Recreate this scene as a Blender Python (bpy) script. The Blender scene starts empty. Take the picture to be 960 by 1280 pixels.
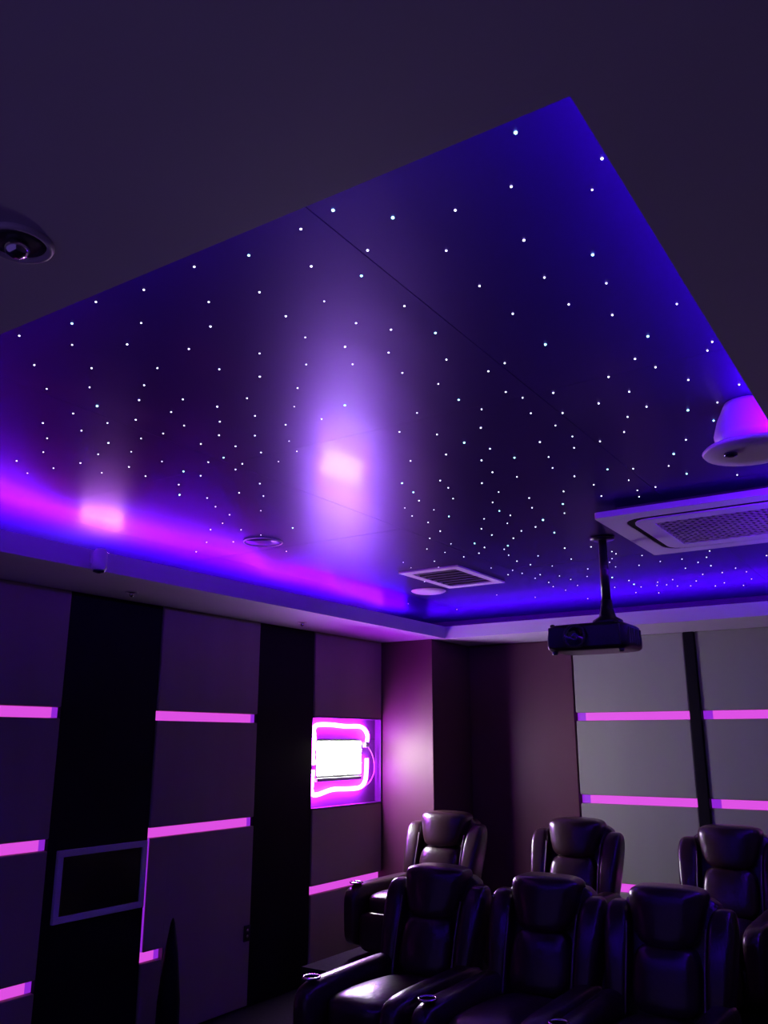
import bpy, bmesh, math, random
from mathutils import Vector, Matrix

# ------------------------------------------------------------------ camera, world, exposure
scene = bpy.context.scene
H = 1.90                                   # camera height above the floor
F_PX = 1068.667                            # focal length in pixels of the 960x1280 frame
cam_data = bpy.data.cameras.new('camera')
cam_data.sensor_fit = 'VERTICAL'
cam_data.sensor_height = 36.0
cam_data.lens = F_PX * 36.0 / 1280.0
cam_data.clip_start = 0.01
cam = bpy.data.objects.new('camera', cam_data)
scene.collection.objects.link(cam)
r_ = Vector((0.836736693, 0.547605370, 0.000255291))
u_ = Vector((0.140777600, -0.215557550, 0.966290130))
f_ = Vector((-0.529200690, 0.808494470, 0.257455480))
m = Matrix((r_, u_, -f_)).transposed().to_4x4()
m.translation = Vector((0, 0, H))
cam.matrix_world = m
scene.camera = cam
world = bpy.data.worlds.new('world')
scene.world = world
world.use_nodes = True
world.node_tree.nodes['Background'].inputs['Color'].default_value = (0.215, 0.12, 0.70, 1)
world.node_tree.nodes['Background'].inputs['Strength'].default_value = 0.27  # added violet fill, enters where the front wall is left out
vs = scene.view_settings
scene.display_settings.display_device = 'sRGB'
vs.view_transform = 'Standard'
vs.look = 'None'
vs.exposure = 0.0
vs.gamma = 1.0
vs.use_curve_mapping = False
FLOOD = 68.0        # white floodlight in the wall niche
TUBE = 105.0          # magenta rope light around it
COVE = 170.0          # violet strip hidden on the ceiling ledge
ROPE = 30.0          # magenta rope light lying on the ledge
SLOT = 0.88         # magenta strips between the wall panels

R = random.Random(7)
COL = scene.collection

# ------------------------------------------------------------------ helpers
def link(o):
    COL.objects.link(o)
    return o

def mesh_obj(name, bm, mat, parent=None, smooth=False):
    me = bpy.data.meshes.new(name)
    bmesh.ops.recalc_face_normals(bm, faces=bm.faces)
    bm.to_mesh(me)
    bm.free()
    if smooth:
        for p in me.polygons:
            p.use_smooth = True
    me.materials.append(mat)
    o = link(bpy.data.objects.new(name, me))
    o.parent = parent
    return o

def empty(name, loc=(0, 0, 0), rz=0.0):
    o = link(bpy.data.objects.new(name, None))
    o.empty_display_size = 0.1
    o.location = loc
    o.rotation_euler = (0, 0, rz)
    return o

def tag(o, label=None, cat=None, group=None, kind=None):
    if label: o['label'] = label
    if cat: o['category'] = cat
    if group: o['group'] = group
    if kind: o['kind'] = kind
    return o

def add_box(bm, x0, x1, y0, y1, z0, z1, bevel=0.0):
    vs_ = [bm.verts.new(p) for p in ((x0,y0,z0),(x1,y0,z0),(x1,y1,z0),(x0,y1,z0),(x0,y0,z1),(x1,y0,z1),(x1,y1,z1),(x0,y1,z1))]
    fs = [bm.faces.new([vs_[i] for i in q]) for q in ((3,2,1,0),(4,5,6,7),(0,1,5,4),(1,2,6,5),(2,3,7,6),(3,0,4,7))]
    if bevel > 0:
        es = list({e for f in fs for e in f.edges})
        bmesh.ops.bevel(bm, geom=es, offset=bevel, segments=2, profile=0.5, affect='EDGES')

def box(name, x0, x1, y0, y1, z0, z1, mat, parent=None, bevel=0.0):
    bm = bmesh.new()
    add_box(bm, x0, x1, y0, y1, z0, z1, bevel)
    return mesh_obj(name, bm, mat, parent)

def add_lathe(bm, prof, cx=0, cy=0, cz=0, n=24, axis='z'):
    rings = []
    for (r, z) in prof:
        ring = []
        for k in range(n):
            a = 2*math.pi*k/n
            p = (r*math.cos(a), r*math.sin(a), z)
            if axis == 'y': p = (p[0], p[2], p[1])
            if axis == 'x': p = (p[2], p[0], p[1])
            ring.append(bm.verts.new((p[0]+cx, p[1]+cy, p[2]+cz)))
        rings.append(ring)
    for a, b in zip(rings[:-1], rings[1:]):
        for k in range(n):
            bm.faces.new((a[k], a[(k+1)%n], b[(k+1)%n], b[k]))
    for ring in (rings[0], rings[-1]):
        bm.faces.new(ring)

def lathe(name, prof, loc, mat, parent=None, n=24, axis='z', smooth=True):
    bm = bmesh.new()
    add_lathe(bm, prof, *loc, n=n, axis=axis)
    return mesh_obj(name, bm, mat, parent, smooth)

def add_tube(bm, pts, rad, n=8, closed=False):
    pts = [Vector(p) for p in pts]
    rings = []
    N = len(pts)
    up = Vector((0, 0, 1))
    for i, p in enumerate(pts):
        if closed: t = pts[(i+1)%N] - pts[i-1]
        else: t = pts[min(i+1, N-1)] - pts[max(i-1, 0)]
        t.normalize()
        a = t.cross(up)
        if a.length < 0.1: a = t.cross(Vector((1, 0, 0)))
        a.normalize()
        b = t.cross(a)
        rr = rad(i/(N-1)) if callable(rad) else rad
        rings.append([bm.verts.new(p + a*rr*math.cos(2*math.pi*k/n) + b*rr*math.sin(2*math.pi*k/n)) for k in range(n)])
    pairs = list(zip(rings[:-1], rings[1:]))
    for A, B in pairs:
        for k in range(n):
            bm.faces.new((A[k], A[(k+1)%n], B[(k+1)%n], B[k]))
    if not closed:
        bm.faces.new(rings[0]); bm.faces.new(rings[-1])
    else:
        A, B = rings[-1], rings[0]
        off = min(range(n), key=lambda o_: sum((A[k].co-B[(k+o_)%n].co).length for k in range(n)))
        for k in range(n):
            bm.faces.new((A[k], A[(k+1)%n], B[(k+1+off)%n], B[(k+off)%n]))

def tube(name, pts, rad, mat, parent=None, n=8, closed=False):
    bm = bmesh.new()
    add_tube(bm, pts, rad, n, closed)
    return mesh_obj(name, bm, mat, parent, True)

def smooth_path(pts, k=6):
    """Catmull-Rom through pts."""
    P = [Vector(p) for p in pts]
    out = []
    for i in range(len(P)-1):
        a, b, c, d = P[max(i-1,0)], P[i], P[i+1], P[min(i+2, len(P)-1)]
        for j in range(k):
            t = j/k
            out.append(0.5*((2*b)+(c-a)*t+(2*a-5*b+4*c-d)*t*t+(3*b-a-3*c+d)*t**3))
    out.append(P[-1])
    return out

def cushion(name, dims, pw, mat, parent, deform=None, seg=10):
    """A padded block: a cube grid rounded to a superellipsoid, then deformed in normalised (-1..1) coordinates."""
    bm = bmesh.new()
    bmesh.ops.create_cube(bm, size=2.0)
    bmesh.ops.subdivide_edges(bm, edges=bm.edges[:], cuts=seg-1, use_grid_fill=True)
    for v in bm.verts:
        x, y, z = v.co
        s = (abs(x)**pw + abs(y)**pw + abs(z)**pw)**(1.0/pw)
        p = Vector((x/s, y/s, z/s))
        q = Vector((p.x*dims[0]/2, p.y*dims[1]/2, p.z*dims[2]/2))
        v.co = deform(p, q) if deform else q
    return mesh_obj(name, bm, mat, parent, True)

# ------------------------------------------------------------------ materials
def mat_new(name):
    mt = bpy.data.materials.new(name)
    mt.use_nodes = True
    nt = mt.node_tree
    return mt, nt, nt.nodes['Principled BSDF']

def material(name, col, rough=0.5, spec=0.5, noise=0.0, nscale=8.0, bump=0.0, bscale=60.0, metallic=0.0, stretch=(1,1,1), coat=0.0):
    mt, nt, b = mat_new(name)
    b.inputs['Base Color'].default_value = (*col, 1)
    b.inputs['Roughness'].default_value = rough
    b.inputs['Specular IOR Level'].default_value = spec
    b.inputs['Metallic'].default_value = metallic
    b.inputs['Coat Weight'].default_value = coat
    b.inputs['Coat Roughness'].default_value = 0.12
    tc = nt.nodes.new('ShaderNodeTexCoord')
    mp = nt.nodes.new('ShaderNodeMapping')
    mp.inputs['Scale'].default_value = stretch
    nt.links.new(tc.outputs['Object'], mp.inputs['Vector'])
    if noise > 0:
        n = nt.nodes.new('ShaderNodeTexNoise')
        n.inputs['Scale'].default_value = nscale
        n.inputs['Detail'].default_value = 5
        nt.links.new(mp.outputs[0], n.inputs['Vector'])
        mx = nt.nodes.new('ShaderNodeMix'); mx.data_type = 'RGBA'
        mx.inputs['A'].default_value = (*[c*(1-noise) for c in col], 1)
        mx.inputs['B'].default_value = (*[min(1, c*(1+noise)) for c in col], 1)
        nt.links.new(n.outputs['Fac'], mx.inputs['Factor'])
        nt.links.new(mx.outputs['Result'], b.inputs['Base Color'])
    if bump > 0:
        n = nt.nodes.new('ShaderNodeTexNoise')
        n.inputs['Scale'].default_value = bscale
        n.inputs['Detail'].default_value = 3
        nt.links.new(mp.outputs[0], n.inputs['Vector'])
        bp = nt.nodes.new('ShaderNodeBump')
        bp.inputs['Strength'].default_value = bump
        bp.inputs['Distance'].default_value = 0.01
        nt.links.new(n.outputs['Fac'], bp.inputs['Height'])
        nt.links.new(bp.outputs['Normal'], b.inputs['Normal'])
    return mt

def emitter(name, col, strength, base=(0.02, 0.02, 0.02)):
    mt, nt, b = mat_new(name)
    b.inputs['Base Color'].default_value = (*base, 1)
    b.inputs['Emission Color'].default_value = (*col, 1)
    b.inputs['Emission Strength'].default_value = strength
    return mt

M_paint = material('ceiling_paint', (0.60, 0.56, 0.66), 0.55, 0.3, 0.05, 3.0, 0.05, 40)
M_fabric = material('grey_fabric', (0.34, 0.29, 0.225), 0.75, 0.25, 0.12, 3.0, 0.15, 300, stretch=(1, 1, 0.15))
M_fabric_b = material('rear_grey_fabric', (0.29, 0.31, 0.245), 0.7, 0.25, 0.10, 2.0, 0.15, 300, stretch=(1, 1, 0.15))
M_black = material('black_padding', (0.005, 0.0045, 0.007), 0.6, 0.12, 0.2, 5, 0.1, 80)
M_wallpaint = material('dark_wall_paint', (0.06, 0.055, 0.065), 0.7, 0.2, 0.1, 4)
M_burgundy = material('burgundy_panel', (0.105, 0.040, 0.058), 0.46, 0.22, 0.08, 2.5, 0.06, 120)
M_carpet = material('dark_carpet', (0.035, 0.03, 0.038), 0.95, 0.05, 0.3, 40, 0.5, 200)
M_leather = material('dark_brown_leather', (0.042, 0.019, 0.020), 0.29, 0.5, 0.25, 7, 0.22, 28, coat=0.15)
M_leather_seam = material('leather_piping', (0.22, 0.19, 0.17), 0.35, 0.5)
M_blackplastic = material('black_plastic', (0.012, 0.012, 0.014), 0.35, 0.5)
M_greyplastic = material('grey_plastic', (0.06, 0.055, 0.06), 0.4, 0.5)
M_white = material('white_plastic', (0.74, 0.70, 0.72), 0.4, 0.4)
M_whitegloss = material('white_frame', (0.62, 0.60, 0.68), 0.3, 0.4)
M_slat = material('grille_grey', (0.42, 0.38, 0.36), 0.5, 0.3)
M_void = material('dark_void', (0.006, 0.006, 0.008), 0.8, 0.1)
M_chrome = material('chrome', (0.75, 0.75, 0.8), 0.15, 0.5, metallic=1.0)
M_glass = material('lens_glass', (0.01, 0.012, 0.03), 0.06, 0.8)
M_blackgloss = material('black_gloss_panel', (0.006, 0.006, 0.008), 0.2, 0.4)

# glossy stretched-film star ceiling
def film():
    mt, nt, b = mat_new('star_film')
    nt.nodes.remove(b)
    df = nt.nodes.new('ShaderNodeBsdfDiffuse')
    df.inputs['Color'].default_value = (0.009, 0.007, 0.031, 1)
    gl = nt.nodes.new('ShaderNodeBsdfGlossy')
    gl.inputs['Color'].default_value = (0.120, 0.074, 0.22, 1)
    gl.inputs['Roughness'].default_value = 0.33
    ad = nt.nodes.new('ShaderNodeAddShader')
    nt.links.new(df.outputs[0], ad.inputs[0]); nt.links.new(gl.outputs[0], ad.inputs[1])
    g2 = nt.nodes.new('ShaderNodeBsdfGlossy')
    g2.inputs['Color'].default_value = (0.007, 0.006, 0.007, 1)
    g2.inputs['Roughness'].default_value = 0.10
    a2 = nt.nodes.new('ShaderNodeAddShader')
    nt.links.new(ad.outputs[0], a2.inputs[0]); nt.links.new(g2.outputs[0], a2.inputs[1])
    nt.links.new(a2.outputs[0], nt.nodes['Material Output'].inputs['Surface'])
    tc = nt.nodes.new('ShaderNodeTexCoord')
    mp = nt.nodes.new('ShaderNodeMapping')
    mp.inputs['Scale'].default_value = (1.0, 0.35, 1.0)
    n = nt.nodes.new('ShaderNodeTexNoise')
    n.inputs['Scale'].default_value = 2.2
    n.inputs['Detail'].default_value = 2
    bp = nt.nodes.new('ShaderNodeBump')
    bp.inputs['Strength'].default_value = 0.12
    bp.inputs['Distance'].default_value = 0.05
    nt.links.new(tc.outputs['Object'], mp.inputs['Vector'])
    nt.links.new(mp.outputs[0], n.inputs['Vector'])
    nt.links.new(n.outputs['Fac'], bp.inputs['Height'])
    nt.links.new(bp.outputs['Normal'], gl.inputs['Normal']); nt.links.new(bp.outputs['Normal'], g2.inputs['Normal'])
    return mt
M_film = film()
M_star = emitter('star_point', (0.75, 0.80, 1.0), 5.0)
M_star_teal = emitter('teal_star_point', (0.35, 0.95, 1.0), 6.0)
M_slot = emitter('magenta_strip', (0.82, 0.085, 0.86), SLOT)
M_slotend = emitter('violet_strip', (0.32, 0.02, 0.75), SLOT)
M_cove = emitter('violet_cove_strip', (0.11, 0.0, 1.0), COVE)
M_cove_dim = emitter('dim_violet_cove_strip', (0.11, 0.0, 1.0), COVE*0.33)
M_coil = emitter('pink_rope_coil', (1.0, 0.45, 0.90), 34.0)
M_cove_near = emitter('bright_violet_cove_strip', (0.11, 0.0, 1.0), COVE*1.2)
M_rope = emitter('magenta_rope', (1.0, 0.06, 0.80), ROPE)
M_tube = emitter('pink_rope', (0.50, 0.022, 1.0), TUBE)
M_flood = emitter('white_flood', (0.95, 1.0, 0.93), FLOOD)
M_cable = material('pink_cable', (0.8, 0.6, 0.75), 0.4)
M_niche = material('niche_white_lining', (0.15, 0.10, 0.17), 0.5, 0.3)

# ------------------------------------------------------------------ room measurements (world z = height above the floor)
XL, XW = -5.031, -5.11       # face of the padded panels, bare wall behind them
YB, YW = 8.468, 8.55
XR = 0.62
YF = -1.0
ZS = 2.90                    # underside of the lowered border
ZL = 3.02                    # top of its ledge
ZC = 3.20                    # star ceiling
LX, LY = -4.279, 7.680       # edges of the opening
RX, NY = -0.383, 1.131
PLAT = 0.215

# floor and walls
FZ = -0.15
fl = box('floor', XW, XR+0.1, YF-0.1, YW, FZ-0.1, FZ, M_carpet); tag(fl, kind='structure')
box('floor_platform', -4.50, XR, 5.72, YW, FZ, PLAT, M_carpet, fl)
box('floor_platform', -3.66, XR, 3.70, 5.72, FZ, 0.0, M_carpet, fl)
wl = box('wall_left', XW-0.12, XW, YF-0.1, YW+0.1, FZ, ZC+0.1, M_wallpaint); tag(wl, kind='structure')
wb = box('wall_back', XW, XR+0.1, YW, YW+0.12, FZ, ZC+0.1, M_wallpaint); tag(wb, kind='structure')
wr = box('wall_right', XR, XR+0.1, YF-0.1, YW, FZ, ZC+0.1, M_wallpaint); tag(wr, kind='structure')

# lowered border (soffit) with the light ledge
bm = bmesh.new()
def ring_prism(bm, o, i, z0, z1):
    O = [(o[0],o[2]),(o[1],o[2]),(o[1],o[3]),(o[0],o[3])]
    I = [(i[0],i[2]),(i[1],i[2]),(i[1],i[3]),(i[0],i[3])]
    vo = [[bm.verts.new((x,y,z)) for x,y in O] for z in (z0,z1)]
    vi = [[bm.verts.new((x,y,z)) for x,y in I] for z in (z0,z1)]
    for k in range(4):
        j = (k+1)%4
        bm.faces.new((vo[0][k],vo[0][j],vi[0][j],vi[0][k]))
        bm.faces.new((vo[1][k],vi[1][k],vi[1][j],vo[1][j]))
        bm.faces.new((vo[0][k],vo[1][k],vo[1][j],vo[0][j]))
        bm.faces.new((vi[0][k],vi[0][j],vi[1][j],vi[1][k]))
ring_prism(bm, (XW, XR, YF, YW), (LX, RX, NY, LY), ZS, ZL)
tr = mesh_obj('trim_1', bm, M_paint); tag(tr, 'pale lowered ceiling border with a light ledge around the star ceiling', kind='structure')

# star ceiling of square film panels with open joints, and its light points
ce = box('ceiling', XW, XR, YF, YW, ZC+0.03, ZC+0.1, M_void); tag(ce, 'glossy black star ceiling of square film panels', kind='structure')
S = 1.60
xs = [XW+0.002] + [x for x in (-4.41, -2.80, -1.20) ] + [XR-0.002]
ys = [YF+0.002, 1.31, 2.905, 4.50, 6.10, YW-0.002]
for i in range(len(xs)-1):
    for j in range(len(ys)-1):
        o = box('ceiling_panel', xs[i]+0.0012, xs[i+1]-0.0012, ys[j]+0.0012, ys[j+1]-0.0012, ZC+R.uniform(0, 0.0015), ZC+0.03, M_film, ce)
STARS = "-1.86,1.53,1; -2.04,1.5,1; -2.22,1.55,1.3; -2.03,1.67,0.8; -2.44,1.51,1; -2.35,1.65,0.8; -2.19,1.75,1.1; -2.04,1.89,1; -2.6,1.68,1; -2.45,1.81,1; -2.25,1.94,0.9; -2.75,1.84,0.9; -2.6,1.92,0.9; -2.41,2.02,1; -2.54,2.11,1.2; -2.39,2.2,0.9; -2.73,2.06,1.8; -2.88,2.06,1.1; -2.53,2.27,0.9; -3.08,2.06,1.2; -2.72,2.25,1.1; -2.85,2.21,0.8; -2.6,2.41,0.9; -3.02,2.21,1; -2.75,2.43,1; -3.23,2.19,1; -2.88,2.42,0.8; -3.05,2.38,1.2; -3.41,2.3,0.9; -3.22,2.46,0.9; -3.06,2.52,0.8; -3.63,2.31,1.1; -3.05,2.7,0.7; -3.4,2.5,1.1; -3.25,2.67,1.1; -3.58,2.48,0.9; -3.44,2.66,0.9; -3.08,2.87,1.4; -3.76,2.46,0.9; -3.3,2.82,0.9; -1.15,1.52,1.6; -1.27,1.54,1.1; -1.47,1.56,1.3; -1.64,1.52,1; -1.18,1.72,1.2; -1.36,1.7,1.2; -1.27,1.82,1.4; -1.58,1.73,1; -1.75,1.69,0.9; -1.45,1.88,0.6; -1.61,1.89,1; -1.86,1.81,1.1; -1.45,2.05,1; -1.65,2.04,0.7; -1.58,2.17,1.2; -1.86,2.05,0.8; -1.78,2.21,0.8; -1.64,2.3,0.8; -2.07,2.07,1; -1.99,2.2,1.2; -1.94,2.36,1; -2.33,2.33,1.2; -2.17,2.33,0.9; -1.89,2.6,1.5; -2.27,2.49,0.9; -2.07,2.5,0.6; -2.06,2.67,1; -2.44,2.46,1; -2.23,2.64,1; -2.43,2.67,0.8; -2.56,2.58,1; -2.71,2.62,1; -2.6,2.73,1; -2.35,2.81,0.6; -2.56,2.86,1; -2.76,2.82,1.3; -2.87,2.83,1; -2.75,2.94,0.9; -2.58,3.01,0.8; -2.84,2.99,0.8; -3.06,2.97,0.9; -2.41,2.94,0.6; -3.27,3.02,0.9; -3.41,3.16,1.6; -2.9,3.24,0.8; -3.11,3.31,1; -3.04,3.43,0.8; -3.33,3.29,0.8; -3.42,3.45,0.8; -3.48,3.63,0.8; -3.26,3.66,0.6; -3.66,3.76,0.8; -3.84,3.84,1.1; -3.68,3.95,0.7; -3.37,4.09,1.5; -3.67,4.13,0.8; -3.96,4.18,0.9; -4.4,4.27,1.2; -3.85,4.61,1.2; -4.12,4.09,0.8; -0.64,1.51,1.6; -0.73,1.68,0.9; -0.89,1.69,1; -1.04,1.63,1.6; -0.8,1.91,1.2; -1,1.84,0.9; -1.01,2.06,0.9; -0.83,2.12,0.9; -1.26,2.04,1; -1,2.27,0.9; -1.38,2.15,1.1; -1.27,2.25,1.4; -1.48,2.29,1.1; -1.34,2.45,1; -1.53,2.46,1; -1.47,2.62,0.8; -1.18,2.59,0.9; -1.26,2.62,1; -1.29,2.83,1.1; -1.48,2.8,1.4; -1.26,2.92,0.8; -1.69,2.83,0.8; -1.45,2.94,0.9; -1.3,3.09,0.8; -1.87,2.98,1; -1.55,3.13,1.2; -1.75,3.1,0.9; -1.7,3.26,1.6; -1.41,3.44,1.2; -1.64,3.4,1; -1.85,3.36,1.1; -1.6,3.58,1.3; -1.75,3.53,1.2; -2.04,3.35,1; -1.79,3.73,1.1; -1.72,3.87,0.9; -2.08,3.71,1; -1.92,3.87,1.1; -2.11,3.85,0.9; -2.27,3.64,1.6; -2.31,3.82,1.3; -1.92,4.07,0.8; -2.37,3.98,1.1; -1.83,4.27,1.1; -2.19,4.05,0.8; -2.04,4.24,0.9; -2.52,4.07,0.8; -2.4,4.2,0.7; -2.09,4.43,1.3; -1.9,4.47,1; -2.58,4.25,0.9; -2.4,4.38,1.3; -2.08,4.56,0.8; -0.51,1.7,1.2; -0.57,1.8,0.6; -0.67,2.08,1.5; -0.69,2.25,0.8; -0.83,2.31,0.9; -0.74,2.45,1; -0.55,2.49,0.8; -1,2.53,1.5; -0.69,2.66,1.5; -0.78,2.81,1.1; -0.74,2.92,1; -0.52,2.82,1; -0.55,2.88,0.9; -0.91,2.91,1.1; -0.67,3.1,1; -0.52,3.25,1; -1.14,2.94,1; -0.89,3.09,1; -1.03,3.14,1.1; -0.88,3.28,0.9; -0.75,3.41,1.7; -1.19,3.16,1; -0.63,3.39,0.8; -0.98,3.35,0.8; -1.27,3.28,0.8; -0.69,3.59,1.3; -1.05,3.52,0.9; -1.26,3.45,0.7; -1.18,3.58,1.1; -1.31,3.6,0.9; -0.85,3.77,0.9; -0.95,3.94,1.7; -0.78,4.1,1; -1.46,3.66,0.8; -1.51,3.83,0.8; -1.29,4,1.3; -1.18,4.06,0.9; -1.02,4.11,0.9; -1.47,4.02,1.2; -0.98,4.29,1.3; -1.26,4.24,0.8; -0.77,4.45,0.8; -1.44,4.22,1; -1.18,4.44,1; -1.62,4.25,1; -1.28,4.45,0.8; -1.48,4.45,1.1; -1.31,4.58,0.8; -1.72,4.49,1.5; -1.79,4.69,0.8; -2.58,4.44,0.9; -2.25,4.55,0.7; -2.18,4.73,0.7; -1.96,4.77,2.2; -2.07,4.91,1.2; -2.03,5.12,1.5; -2.63,4.68,1.1; -2.38,4.77,1; -2.4,4.96,1; -2.19,4.96,1; -2.32,5.12,1.1; -2.79,4.82,0.8; -2.75,5.04,0.8; -2.97,5.09,1; -2.61,5.12,1.4; -2.61,5.27,1.1; -2.45,5.31,1.4; -2.52,5.4,0.9; -2.92,5.26,0.8; -2.73,5.42,1.1; -2.88,5.47,1.2; -2.15,5.6,1.2; -3.36,5.4,0.9; -3.14,5.49,0.9; -2.58,5.6,0.8; -2.62,5.83,1.1; -2.41,5.74,0.8; -2.59,6.01,0.9; -2.25,5.98,0.9; -3.42,5.61,0.8; -3.23,5.71,1; -3.24,5.86,1.2; -2.9,5.96,1; -2.47,6.15,0.8; -2.8,6.14,0.9; -3.12,6.15,0.8; -2.91,6.29,1; -2.79,6.3,0.9; -2.69,6.43,1; -2.79,6.56,0.9; -3.64,6.19,1; -3.15,6.26,0.9; -3.49,6.15,0.8; -2.58,6.57,0.9; -2.77,6.8,1.1; -2.82,7.02,0.9; -2.8,7.26,0.8; -2.62,7.08,0.8; -3.43,7.15,1; -3.19,7.48,0.9; -2.8,7.82,1; -2.28,6.41,1; -2.56,6.77,0.8; -1.98,5.66,0.9; -1.89,5.47,0.9; -1.91,5.98,1; -2.24,6.87,1.8; -2.07,6.45,0.9; -1.99,6.13,0.8; -2.22,6.59,0.8; -2.38,7.35,0.8; -4.18,7.76,0.8; -4.4,7.16,0.8; -1.91,5.89,1; -1.77,6.14,1; -1.9,6.49,1; -1.72,6.43,0.8; -1.56,6.43,0.9; -1.63,6.8,0.9; -1.49,6.62,1; -1.39,6.46,1.1; -1.32,6.25,1; -1.44,6.81,1.2; -2.17,7.09,1.2; -2.19,7.29,2; -2.4,6.72,0.8; -2.05,6.25,0.8; -1.58,7.14,0.9; -1.7,7.42,1.1; -1.43,7.15,1; -1.52,7.64,1; -1.85,7.25,0.9; -1.8,7.64,0.9; -1.3,7.01,0.8; -1.26,7.22,0.8; -1.01,6.64,1.2; -2.14,7.86,1.1; -2.04,7.46,0.9; -1.99,7.3,0.8; -1.9,7.59,0.8; -1.62,7.76,0.9; -1.41,7.87,0.7; -1.29,7.58,0.8; -1.96,7.47,0.8; -2.31,7.73,0.9; -2.18,7.46,0.8;"
def star_mesh(mat, name):
    bm = bmesh.new()
    add_lathe(bm, [(1.0, 0.6), (0.95, -0.1), (0.55, -0.6)], n=7)
    me = bpy.data.meshes.new(name); bmesh.ops.recalc_face_normals(bm, faces=bm.faces); bm.to_mesh(me); bm.free(); me.materials.append(mat)
    return me
SM = [star_mesh(M_star, 'star_light'), star_mesh(M_star_teal, 'star_light')]
for t_ in STARS.split(';'):
    if not t_.strip(): continue
    sx, sy, sm = [float(v) for v in t_.split(',')]
    o = bpy.data.objects.new('star_light', SM[1 if sm >= 1.3 else 0])
    d = math.sqrt(sx*sx+sy*sy)
    s = 0.0036*(0.45+0.55*sm)*(0.80+0.1*min(d, 7.0)/3.0)
    o.scale = (s, s, s*0.8)
    o.location = (sx, sy, ZC-s*0.3)
    o.parent = ce
    link(o)
# discs and the grille set into the star ceiling
t = empty('ceiling_speaker', (-3.84, 6.60, ZC))
tag(t, 'flat white round ceiling speaker near the lit corner', 'speaker')
lathe('cover', [(0.145, 0.0), (0.145, -0.012), (0.13, -0.02), (0.05, -0.022)], (0,0,0), M_white, t)
lathe('rim', [(0.150, 0.0), (0.158, -0.006), (0.150, -0.012), (0.146, -0.006)], (0,0,0), M_white, t)
t = empty('ceiling_speaker', (-3.79, 4.29, ZC))
tag(t, 'dark round ceiling speaker with a thin pale rim, above the magenta ledge', 'speaker')
bm = bmesh.new()
add_tube(bm, [(0.13*math.cos(a*math.pi/16), 0.13*math.sin(a*math.pi/16), -0.004) for a in range(32)], 0.005, 6, True)
mesh_obj('rim', bm, M_white, t, True)
lathe('cover', [(0.126, 0.0), (0.125, -0.004), (0.05, -0.006)], (0,0,0), M_film, t)
t = empty('ceiling_vent', (-3.33, 6.13, ZC))
tag(t, 'pale framed slatted vent in the star ceiling beside the white disc', 'vent')
for (a,b,c,d) in ((-.27,.27,-.42,-.33),(-.27,.27,.33,.42),(-.27,-.20,-.33,.33),(.20,.27,-.33,.33)):
    box('frame', a, b, c, d, -0.014, 0, M_white, t, 0.003)
box('backing', -.2, .2, -.33, .33, -0.004, 0, M_void, t)
for k in range(7):
    y = -.285+.095*k
    box('slat', -.2, .2, y-.012, y+.012, -0.012, -0.005, M_greyplastic, t)

# ------------------------------------------------------------------ cove lights on the ledge
t = empty('cove_light', (0, 0, ZL))
tag(t, 'violet light strips hidden on the ledge around the star ceiling', 'strip light')
box('light_strip', LX-.50, LX-.47, NY, LY, 0.0, 0.014, M_cove, t)
box('light_strip', LX-.47, RX+.10, LY+.47, LY+.50, 0.0, 0.014, M_cove_dim, t)
box('light_strip', RX+.07, RX+.10, NY, LY+.47, 0.0, 0.014, M_cove_near, t)
box('light_strip', LX, RX, NY-.13, NY-.10, 0.0, 0.014, M_cove, t)
pts = []
y = 1.4
while y < 7.5:
    w = 0.05*math.sin(y*3.1)+0.04*math.sin(y*5.3+1) - 0.30*max(0.0, (y-4.8)/2.7)**1.5
    pts.append((LX-0.30+w, y, ZL+0.022+0.012*math.sin(y*4.0)))
    y += 0.25
rp = tube('rope_light', smooth_path(pts, 3), 0.010, M_rope, None, 8)
tube('coiled_slack', [(LX-0.28+0.07*math.cos(a*0.5), 3.56+0.15*math.sin(a*0.5), ZL+0.014+0.0008*a) for a in range(44)], 0.011, M_coil, rp, 8)
tag(rp, 'wavy magenta rope light lying on the ceiling ledge along the panelled wall', 'rope light')

# ------------------------------------------------------------------ wall panels on the left wall
def slab(name, x0, x1, y0, y1, z0, z1, mat, parent):
    return box(name, x0, x1, y0, y1, z0, z1, mat, parent, 0.008)
Z1, Z2, Z3 = H+0.1755, H-0.657, H-1.482     # centre heights of the light slots
G = 0.036
TOP = ZS
P1 = (2.62, 3.736); P2 = (4.588, 5.709); P3 = (6.505, 7.640)
rows = [(Z1+G, TOP), (Z2+G, Z1-G), (Z3+G, Z2-G), (FZ+0.02, Z3-G)]
for (ya, yb) in (P1, P2):
    for k, (za, zb) in enumerate(rows):
        if k == 3 and ya == P2[0]:
            slab('acoustic_panel', XW, XL, ya, 4.775, za, zb, M_fabric, wl)
        elif k == 2 and ya == P2[0]:
            box('acoustic_panel', XW, XL, ya+0.010, 4.7765, za, zb, M_fabric, wl, 0.0015)
            box('acoustic_panel', XW, XL, 4.777, yb, FZ+0.02, zb, M_fabric, wl, 0.0015)
        else:
            slab('acoustic_panel', XW, XL, ya, yb, za, zb, M_fabric, wl)
    for z in (Z1, Z2, Z3):
        yy = 4.775 if (z == Z3 and ya == P2[0]) else yb
        box('light_strip', XW, XW+0.045, ya+0.004, yy-0.05, z-0.034, z+0.034, M_slot, wl)
        box('light_strip', XW, XW+0.044, yy-0.05, yy-0.003, z-0.034, z+0.034, M_slotend, wl)
box('light_strip', XW, XL-0.014, P2[0]+0.004, P2[0]+0.009, Z3+G, Z2-G, M_slotend, wl)  # glowing sliver stands in for light leaking past the pilaster
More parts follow.
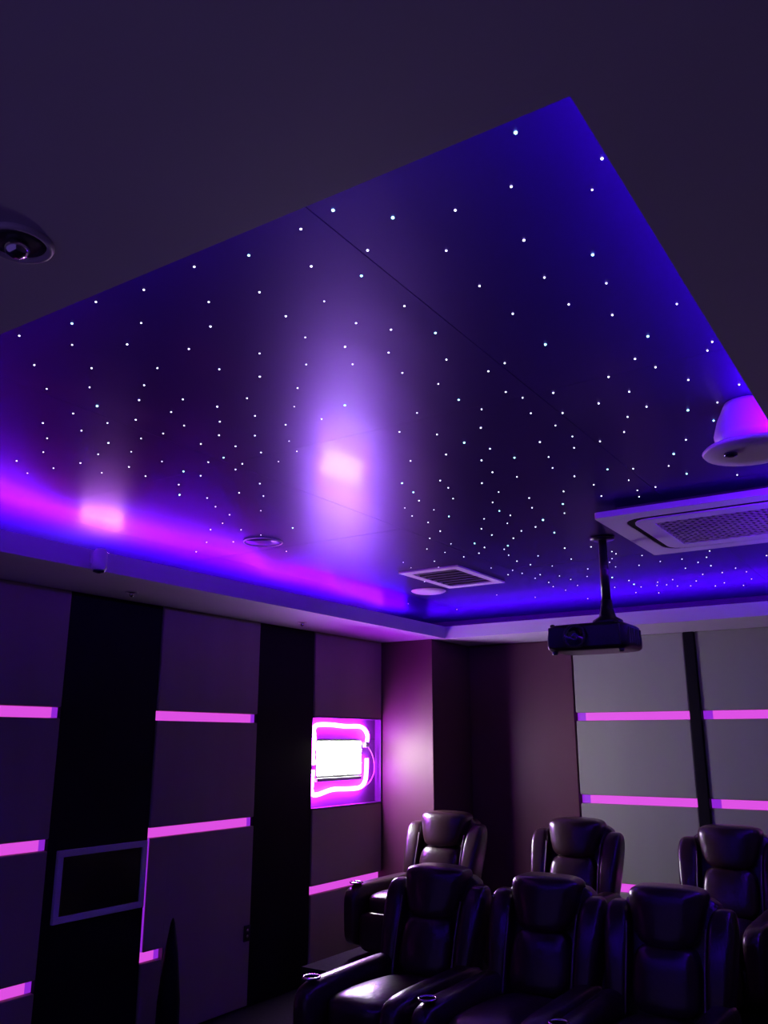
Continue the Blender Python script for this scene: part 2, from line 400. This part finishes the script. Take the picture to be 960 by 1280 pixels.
for (za, zb) in ((Z1+G, TOP), (H-1.30+G, Z2+0.04), (FZ+0.02, H-1.30-G)):
    slab('acoustic_panel', XW, XL, P3[0], P3[1], za, zb, M_fabric, wl)
box('light_strip', XW, XW+0.045, P3[0]+0.004, P3[1]-0.01, H-1.334, H-1.266, M_slot, wl)
for (ya, yb) in ((3.742, 4.582), (5.715, 6.499), (1.75, 2.614)):
    slab('padded_pilaster', XW, XL-0.012, ya, yb, FZ, TOP, M_black, wl)

# niche in the third bay: a panel is missing and its wiring shows
NZ0, NZ1 = Z2+0.04, Z1+G
NY0, NY1 = P3
nb = box('niche_back', XW, XW+0.006, NY0, NY1, NZ0, NZ1, M_niche, wl)
for (a,b,c,d) in ((NY0, NY1, NZ1-0.012, NZ1-0.001), (NY0, NY1, NZ0+0.001, NZ0+0.012)):
    box('niche_edge', XW+0.006, XL, a, b, c, d, M_niche, wl)
box('niche_edge', XW+0.006, XL, NY1-0.012, NY1, NZ0+0.012, NZ1-0.012, M_niche, wl)
t = empty('floodlight', (XW+0.008, 6.93, H-0.165))
tag(t, 'glaring white rectangular floodlight set in the open wall niche', 'floodlight')
box('housing', 0.0, 0.055, -0.37, 0.37, -0.175, 0.165, M_greyplastic, t, 0.006)
box('lamp_panel', 0.055, 0.062, -0.355, 0.355, -0.155, 0.150, M_flood, t)
box('added_visor', 0.0, 0.215, -0.375, 0.375, 0.168, 0.173, M_blackplastic, t)  # added visor, shaped to keep the flood's light off the soffit
box('lower_flange', 0.0, 0.066, -0.365, 0.365, -0.215, -0.180, M_whitegloss, t, 0.004)
for s in (-1, 1):
    box('bracket', 0.0, 0.03, s*0.385-0.012, s*0.385+0.012, -0.05, 0.05, M_greyplastic, t, 0.003)
# pink rope light around it, in two runs
def rp_(pts): return smooth_path([(XW+0.045, y, H+z) for y, z in pts], 5)
pa = rp_([(7.42,-0.02),(7.43,0.04),(7.38,0.10),(7.28,0.130),(7.05,0.128),(6.8,0.140),(6.6,0.135),(6.545,0.10),(6.55,0.0),(6.535,-0.15),(6.555,-0.22)])
pb = rp_([(6.54,-0.27),(6.525,-0.38),(6.535,-0.475),(6.62,-0.49),(6.85,-0.455),(7.1,-0.46),(7.3,-0.455),(7.39,-0.40),(7.415,-0.30),(7.42,-0.18)])
t = empty('niche_rope_light', (0, 0, 0))
tag(t, 'pink rope light looped around the floodlight in the niche', 'rope light')
tube('light_tube', pa, 0.021, M_tube, t, 8)
tube('light_tube', pb, 0.021, M_tube, t, 8)
box('connector', XW+0.02, XW+0.075, 7.36, 7.43, H-0.075, H-0.02, M_whitegloss, t, 0.008)
tube('power_cord', rp_([(7.42,-0.05),(7.50,-0.12),(7.555,-0.22),(7.55,-0.33),(7.48,-0.41),(7.38,-0.45)]), 0.006, M_cable, t, 6)

# corner column and the rear wall
CX, CY = -4.425, 7.655
col = box('column_corner', XW, CX, CY, YW, FZ, ZS, M_burgundy, None, 0.004); tag(col, 'burgundy boxed corner column beside the lit niche', kind='structure')
slab('wall_cladding', CX, -3.245, YB, YW, PLAT, ZS, M_burgundy, wb)
W0, W1, W2 = -3.2306, -2.1098, -2.0049
ZR1, ZR2, ZR3 = H+0.2251, H-0.5605, H-1.345
rrows = [(ZR1+0.04, ZS), (ZR2+0.04, ZR1-0.04), (ZR3+0.04, ZR2-0.04), (PLAT+0.01, ZR3-0.04)]
for (xa, xb) in ((W0, W1-0.003), (W2+0.003, -0.86)):
    for (za, zb) in rrows:
        slab('acoustic_panel', xa, xb, YB, YW, za, zb, M_fabric_b, wb)
    for z in (ZR1, ZR2, ZR3):
        box('light_strip', xa+0.09, xb-0.02, YW-0.045, YW, z-0.038, z+0.038, M_slot, wb)
        box('light_strip', xa+0.005, xa+0.09, YW-0.044, YW, z-0.038, z+0.038, M_slotend, wb)
slab('padded_pilaster', W1, W2, YB-0.02, YW, PLAT, ZS, M_black, wb)
slab('padded_pilaster', -0.855, XR, YB-0.02, YW, PLAT, ZS, M_black, wb)
# ------------------------------------------------------------------ small things on the left wall
t = empty('wall_frame', (XL-0.012, 4.185, H-0.922))
tag(t, 'white framed black panel hung on the dark pilaster', 'frame')
y0, y1, z0, z1, b_ = -0.375, 0.375, -0.222, 0.222, 0.042
box('frame_bar', 0, 0.028, y0, y1, z1-b_, z1, M_whitegloss, t, 0.004)
box('frame_bar', 0, 0.028, y0, y1, z0, z0+b_, M_whitegloss, t, 0.004)
box('frame_bar', 0, 0.028, y0, y0+b_, z0+b_, z1-b_, M_whitegloss, t, 0.004)
box('frame_bar', 0, 0.028, y1-b_, y1, z0+b_, z1-b_, M_whitegloss, t, 0.004)
box('dark_panel', 0, 0.014, y0+b_, y1-b_, z0+b_, z1-b_, M_blackgloss, t)
t = empty('wall_socket', (XL, 5.67, H-1.50))
tag(t, 'small dark wall socket with two glints at the grey panel edge', 'socket')
box('plate', 0, 0.012, -0.035, 0.035, -0.06, 0.06, M_blackplastic, t, 0.003)
for z in (-0.022, 0.022):
    lathe('outlet', [(0.012, 0.010), (0.012, 0.016), (0.004, 0.016)], (0, 0, z), M_chrome, t, 10, 'x')
t = empty('tapered_stand', (-4.86, 4.70, FZ))
tag(t, 'slim dark tapering stand before the grey panel with the short magenta strip', 'stand')
bm = bmesh.new()
add_lathe(bm, [(0.085, 0.03), (0.080, 0.30), (0.050, 0.6), (0.016, 0.80), (0.004, 0.83)], n=12)
mesh_obj('cover', bm, M_black, t, True)
lathe('base', [(0.11, 0), (0.11, 0.02), (0.09, 0.03), (0.02, 0.032)], (0,0,0), M_blackplastic, t)

# ------------------------------------------------------------------ fixtures on the border
t = empty('spotlight', (LX, 3.30, ZL-0.03))
tag(t, 'small bluish spotlight clipped to the border edge above the grey panels', 'spotlight')
box('bracket', 0.0, 0.02, -0.025, 0.025, -0.06, 0.02, M_white, t, 0.004)
lathe('body', [(0.030, 0.0), (0.042, -0.02), (0.046, -0.11), (0.040, -0.128)], (0.066, 0, 0.025), M_white, t, 20)
lathe('lens', [(0.036, 0.0), (0.034, -0.012), (0.012, -0.018)], (0.066, 0, -0.103), M_glass, t, 20)
def downlight(loc, r, label):
    t = empty('downlight', loc)
    tag(t, label, 'downlight', 'unlit downlights in the ceiling border')
    bm = bmesh.new()
    add_tube(bm, [(r*math.cos(a*math.pi/14), r*math.sin(a*math.pi/14), -0.002) for a in range(28)], r*0.13, 8, True)
    mesh_obj('rim', bm, M_white, t, True)
    lathe('reflector', [(r*0.92, -0.001), (r*0.6, -0.004), (r*0.3, -0.006)], (0,0,0), M_greyplastic, t)
    lathe('bulb', [(r*0.34, -0.004), (r*0.42, -0.014), (r*0.3, -0.03), (r*0.08, -0.036)], (0,0,0), M_chrome, t, 16)
downlight((-1.50, 0.90, ZS), 0.065, 'large unlit downlight in the near ceiling border')
downlight((-4.726, 3.996, ZS), 0.040, 'tiny unlit downlight in the border above the first black pilaster')
downlight((-4.729, 5.911, ZS), 0.040, 'tiny unlit downlight in the border next to the lit niche bay')
t = empty('pendant_fixture', (-0.535, 3.46, ZC))
tag(t, 'violet lit bell shaped fixture with a flat round rim at the ceiling edge', 'ceiling fixture')
lathe('bell', [(0.085, 0.0), (0.092, -0.015), (0.118, -0.07), (0.135, -0.13), (0.132, -0.155), (0.10, -0.172)], (0,0,0), M_white, t, 28)
lathe('rim', [(0.06, -0.172), (0.175, -0.188), (0.185, -0.198), (0.178, -0.208), (0.10, -0.214)], (0,0,0), M_white, t, 32)
lathe('sensor', [(0.026, -0.212), (0.026, -0.222), (0.010, -0.228)], (-0.07,-0.05,0), M_glass, t, 14)

# ------------------------------------------------------------------ air conditioner cassette
t = ac = empty('air_conditioner', (-1.005, 5.232, H+1.225))
tag(t, 'white square ceiling air conditioner cassette with a centre grille', 'air conditioner')
A = 0.495
box('body', -0.41, 0.41, -0.41, 0.41, 0.035, ZC-(H+1.225), M_greyplastic, t)
def ring_part(name, o, i, z0, z1, mat, bevel_r=0.0):
    bm = bmesh.new()
    def loop(h, r, z):
        out = []
        for sx, sy, a0 in ((1,1,0),(-1,1,90),(-1,-1,180),(1,-1,270)):
            for k in range(5):
                a = math.radians(a0+22.5*k)
                out.append(bm.verts.new((sx*(h-r)+r*math.cos(a), sy*(h-r)+r*math.sin(a), z)))
        return out
    lo = [loop(o[0], o[1], z0), loop(o[0], o[1], z1), loop(i[0], i[1], z1), loop(i[0], i[1], z0)]
    for a, b in zip(lo, lo[1:]+lo[:1]):
        for k in range(20):
            bm.faces.new((a[k], a[(k+1)%20], b[(k+1)%20], b[k]))
    return mesh_obj(name, bm, mat, t)
ring_part('outer_frame', (A, 0.02), (0.395, 0.10), 0.0, 0.035, M_white)
ring_part('air_outlet', (0.394, 0.10), (0.36, 0.085), 0.003, 0.030, M_void)  # slot filled near-black, its inner shade put into the colour
ring_part('inner_frame', (0.36, 0.085), (0.27, 0.01), -0.006, 0.030, M_white)
box('grille_back', -0.27, 0.27, -0.27, 0.27, 0.012, 0.026, M_void, t)
bm = bmesh.new()
hw, s_, w_ = 0.27, 0.054, 0.0062
for sgn in (1, -1):
    for k in range(-17, 18):
        c = k*s_
        lo_, hi_ = max(-hw, -hw-sgn*c) if sgn > 0 else max(-hw, c-hw), min(hw, hw-c) if sgn > 0 else min(hw, c+hw)
        if sgn > 0: lo_, hi_ = max(-hw, -hw-c), min(hw, hw-c)
        if hi_-lo_ < 0.01: continue
        p0 = Vector((lo_, (lo_+c) if sgn > 0 else (c-lo_), 0)); p1 = Vector((hi_, (hi_+c) if sgn > 0 else (c-hi_), 0))
        n_ = Vector((-(p1-p0).y, (p1-p0).x, 0)).normalized()*w_
        q_ = [p0-n_, p1-n_, p1+n_, p0+n_]
        lo4 = [bm.verts.new((v.x, v.y, -0.003)) for v in q_]; hi4 = [bm.verts.new((v.x, v.y, 0.002)) for v in q_]
        bm.faces.new(lo4); bm.faces.new(hi4)
        for e in range(4): bm.faces.new((lo4[e], lo4[(e+1)%4], hi4[(e+1)%4], hi4[e]))
tag(mesh_obj('grille', bm, M_slat, t), kind='stuff')

ac.scale = (1.19, 1.21, 1.0)
# ------------------------------------------------------------------ projector
t = empty('projector', (-1.93, 5.27, H+0.55), 0.0)
tag(t, 'black ceiling mounted projector hanging on a pole', 'projector')
def pdef(p, q):
    k = 1.0-0.06*max(0, q.z/0.09)
    return Vector((q.x*k, q.y*(1-0.05*abs(p.x)), q.z))
o = cushion('body', (0.54, 0.40, 0.175), 9, M_blackplastic, t, pdef, 10); o.location = (0, 0.20, 0.09)
box('front_bezel', -0.235, 0.235, -0.012, 0.02, 0.02, 0.155, M_blackplastic, t, 0.006)
lathe('lens', [(0.070, 0.02), (0.070, -0.03), (0.058, -0.035), (0.050, -0.022), (0.01, -0.030)], (-0.05, 0, 0.088), M_glass, t, 28, 'y')
bm = bmesh.new()
add_tube(bm, [(-0.05+0.071*math.cos(a*math.pi/16), -0.030, 0.088+0.071*math.sin(a*math.pi/16)) for a in range(32)], 0.006, 6, True)
mesh_obj('lens_ring', bm, M_greyplastic, t, True)
for k in range(6):
    box('vent_slat', 0.266, 0.273, 0.07+0.045*k, 0.095+0.045*k, 0.04, 0.14, M_greyplastic, t, 0.002)
for x in (-0.22, 0.22):
    lathe('foot', [(0.018, 0.0), (0.018, -0.018), (0.012, -0.022)], (x, 0.06, 0.006), M_greyplastic, t, 12)
for x in (-0.235, 0.2):
    lathe('knob', [(0.016, 0.0), (0.016, 0.016), (0.006, 0.02)], (x, 0.07, 0.165), M_blackplastic, t, 12)
lathe('mount', [(0.10, 0.0), (0.095, 0.025), (0.055, 0.05), (0.042, 0.10), (0.034, 0.16)], (0.11, 0.16, 0.172), M_blackplastic, t, 20)
lathe('mount_pole', [(0.031, 0.0), (0.027, ZC-(H+0.55)-0.33)], (0.11, 0.16, 0.33), M_blackplastic, t, 16)
lathe('mount_plate', [(0.08, 0.0), (0.08, -0.015), (0.035, -0.02)], (0.11, 0.16, ZC-(H+0.55)), M_blackplastic, t, 20)

# ------------------------------------------------------------------ recliners
def make_recliner():
    t = empty('recliner')
    o = cushion('base', (0.74, 0.94, 0.26), 7, M_leather, t); o.location = (0, -0.12, 0.17)
    for sx in (-0.3, 0.3):
        for sy in (-0.3, 0.28):
            lathe('foot', [(0.03, 0.0), (0.03, 0.03), (0.022, 0.06)], (sx, sy, 0), M_blackplastic, t, 10)
    def seat(p, q): return Vector((q.x, q.y, q.z + 0.035*(1-p.x*p.x)*(1-p.y*p.y)*(1 if p.z > 0 else 0) - 0.02*p.y))
    o = cushion('seat', (0.47, 0.86, 0.19), 5, M_leather, t, seat); o.location = (0, -0.20, 0.385)
    o = cushion('footrest', (0.46, 0.10, 0.30), 5, M_leather, t); o.location = (0, -0.655, 0.22)
    # reclined back: shell, two side bolsters, lumbar pillow and the big headrest pillow
    lean = 0.30
    def sh(p, q): return Vector((q.x*(1-0.10*max(0, p.z)), q.y+lean*(q.z), q.z))
    o = cushion('backrest', (0.70, 0.16, 0.74), 6, M_leather, t, sh); o.location = (0, 0.37, 0.67)
    def wing(s):
        def f(p, q):
            k = 1+0.12*math.sin(max(-1, min(1, p.z))*1.5)
            x = q.x*k + s*(0.014*p.z + 0.008*max(0, p.z)**2)
            return Vector((x, q.y*(1.0-0.18*max(0, p.z)) + lean*q.z, q.z))
        return f
    for s in (-1, 1):
        o = cushion('side_bolster', (0.165, 0.24, 0.58), 3.6, M_leather, t, wing(s), 12); o.location = (s*0.30, 0.315, 0.70)
        edge = []
        for k in range(12):
            pz = -0.85+0.14*k
            kk = 1+0.12*math.sin(pz*1.5)
            edge.append((-s*0.068*kk + s*(0.014*pz+0.008*max(0, pz)**2), -0.112*(1-0.18*max(0, pz))+lean*0.29*pz, 0.29*pz))
        tb = tube('piping', smooth_path(edge, 2), 0.006, M_leather_seam, o, 6)
    def lum(p, q): return Vector((q.x*(1-0.05*p.z), q.y*(1+0.2*(1-p.x*p.x))+lean*q.z, q.z))
    o = cushion('lumbar_cushion', (0.40, 0.17, 0.34), 4, M_leather, t, lum); o.location = (0, 0.245, 0.635)
    def head(p, q):
        w = 0.5*(1+max(-1, min(1, p.z)))
        x = q.x*(0.70+0.30*w**0.8)
        return Vector((x, q.y*(1.0+0.12*(1-p.x*p.x)) + 0.20*q.z + 0.035*p.x*p.x, q.z + 0.012*p.x*p.x*p.z*-1))
    o = cushion('headrest', (0.50, 0.23, 0.31), 5.5, M_leather, t, head, 12); o.location = (0, 0.345, 0.94)
    for s in (-1, 1):
        def armf(p, q): return Vector((q.x*(1+0.10*p.z), q.y, q.z + (0.025*(1-p.x*p.x) if p.z > 0 else 0)))
        arm = cushion('armrest', (0.155, 1.06, 0.46), 6, M_leather, t, armf, 10); arm.location = (s*0.318, -0.18, 0.31)
        if s < 0:
            bm = bmesh.new()
            add_tube(bm, [(0.050*math.cos(a*math.pi/12), -0.42+0.050*math.sin(a*math.pi/12), 0.262) for a in range(24)], 0.008, 8, True)
            ch = mesh_obj('cup_holder', bm, M_chrome, arm, True)
            bm = bmesh.new()
            add_lathe(bm, [(0.046, 0.0), (0.046, 0.006), (0.02, 0.003)], 0, -0.42, 0.253, n=20)
            mesh_obj('cup_well', bm, M_void, arm, True)
    return t

def copy_tree(o, parent=None):
    c = o.copy(); COL.objects.link(c)
    c.parent = parent
    for ch in [k for k in bpy.data.objects if k.parent == o and k.name in ORIG]:
        copy_tree(ch, c)
    return c
before = set(o.name for o in bpy.data.objects)
proto = make_recliner()
ORIG = set(o.name for o in bpy.data.objects) - before
front = 'recliners of the front row'
rear = 'recliners of the raised back row'
spots = [(-3.055, 4.95, 0.0, 0.0, 'dark leather recliner of the front row nearest the lit niche', front),
         (-2.278, 4.95, 0.0, 0.0, 'middle dark leather recliner of the front row', front),
         (-1.54, 4.95, 0.0, 0.0, 'dark leather recliner of the front row before the grey rear panels', front),
         (-4.02, 6.80, PLAT, 0.0, 'brown leather recliner of the raised back row beside the corner column', rear),
         (-2.785, 6.80, PLAT, 0.0, 'brown leather recliner of the raised back row before the burgundy wall edge', rear),
         (-1.575, 6.80, PLAT, 0.0, 'dark leather recliner of the raised back row before the black rear pilaster', rear)]
for i, (x, y, z, rz, lab, grp) in enumerate(spots):
    o = proto if i == 0 else copy_tree(proto)
    o.scale = (0.966, 1, 0.97) if z > 0 else (0.92, 1, 1)
    o.location = (x, y, z); o.rotation_euler = (0, 0, rz)
    tag(o, lab, 'recliner', grp)
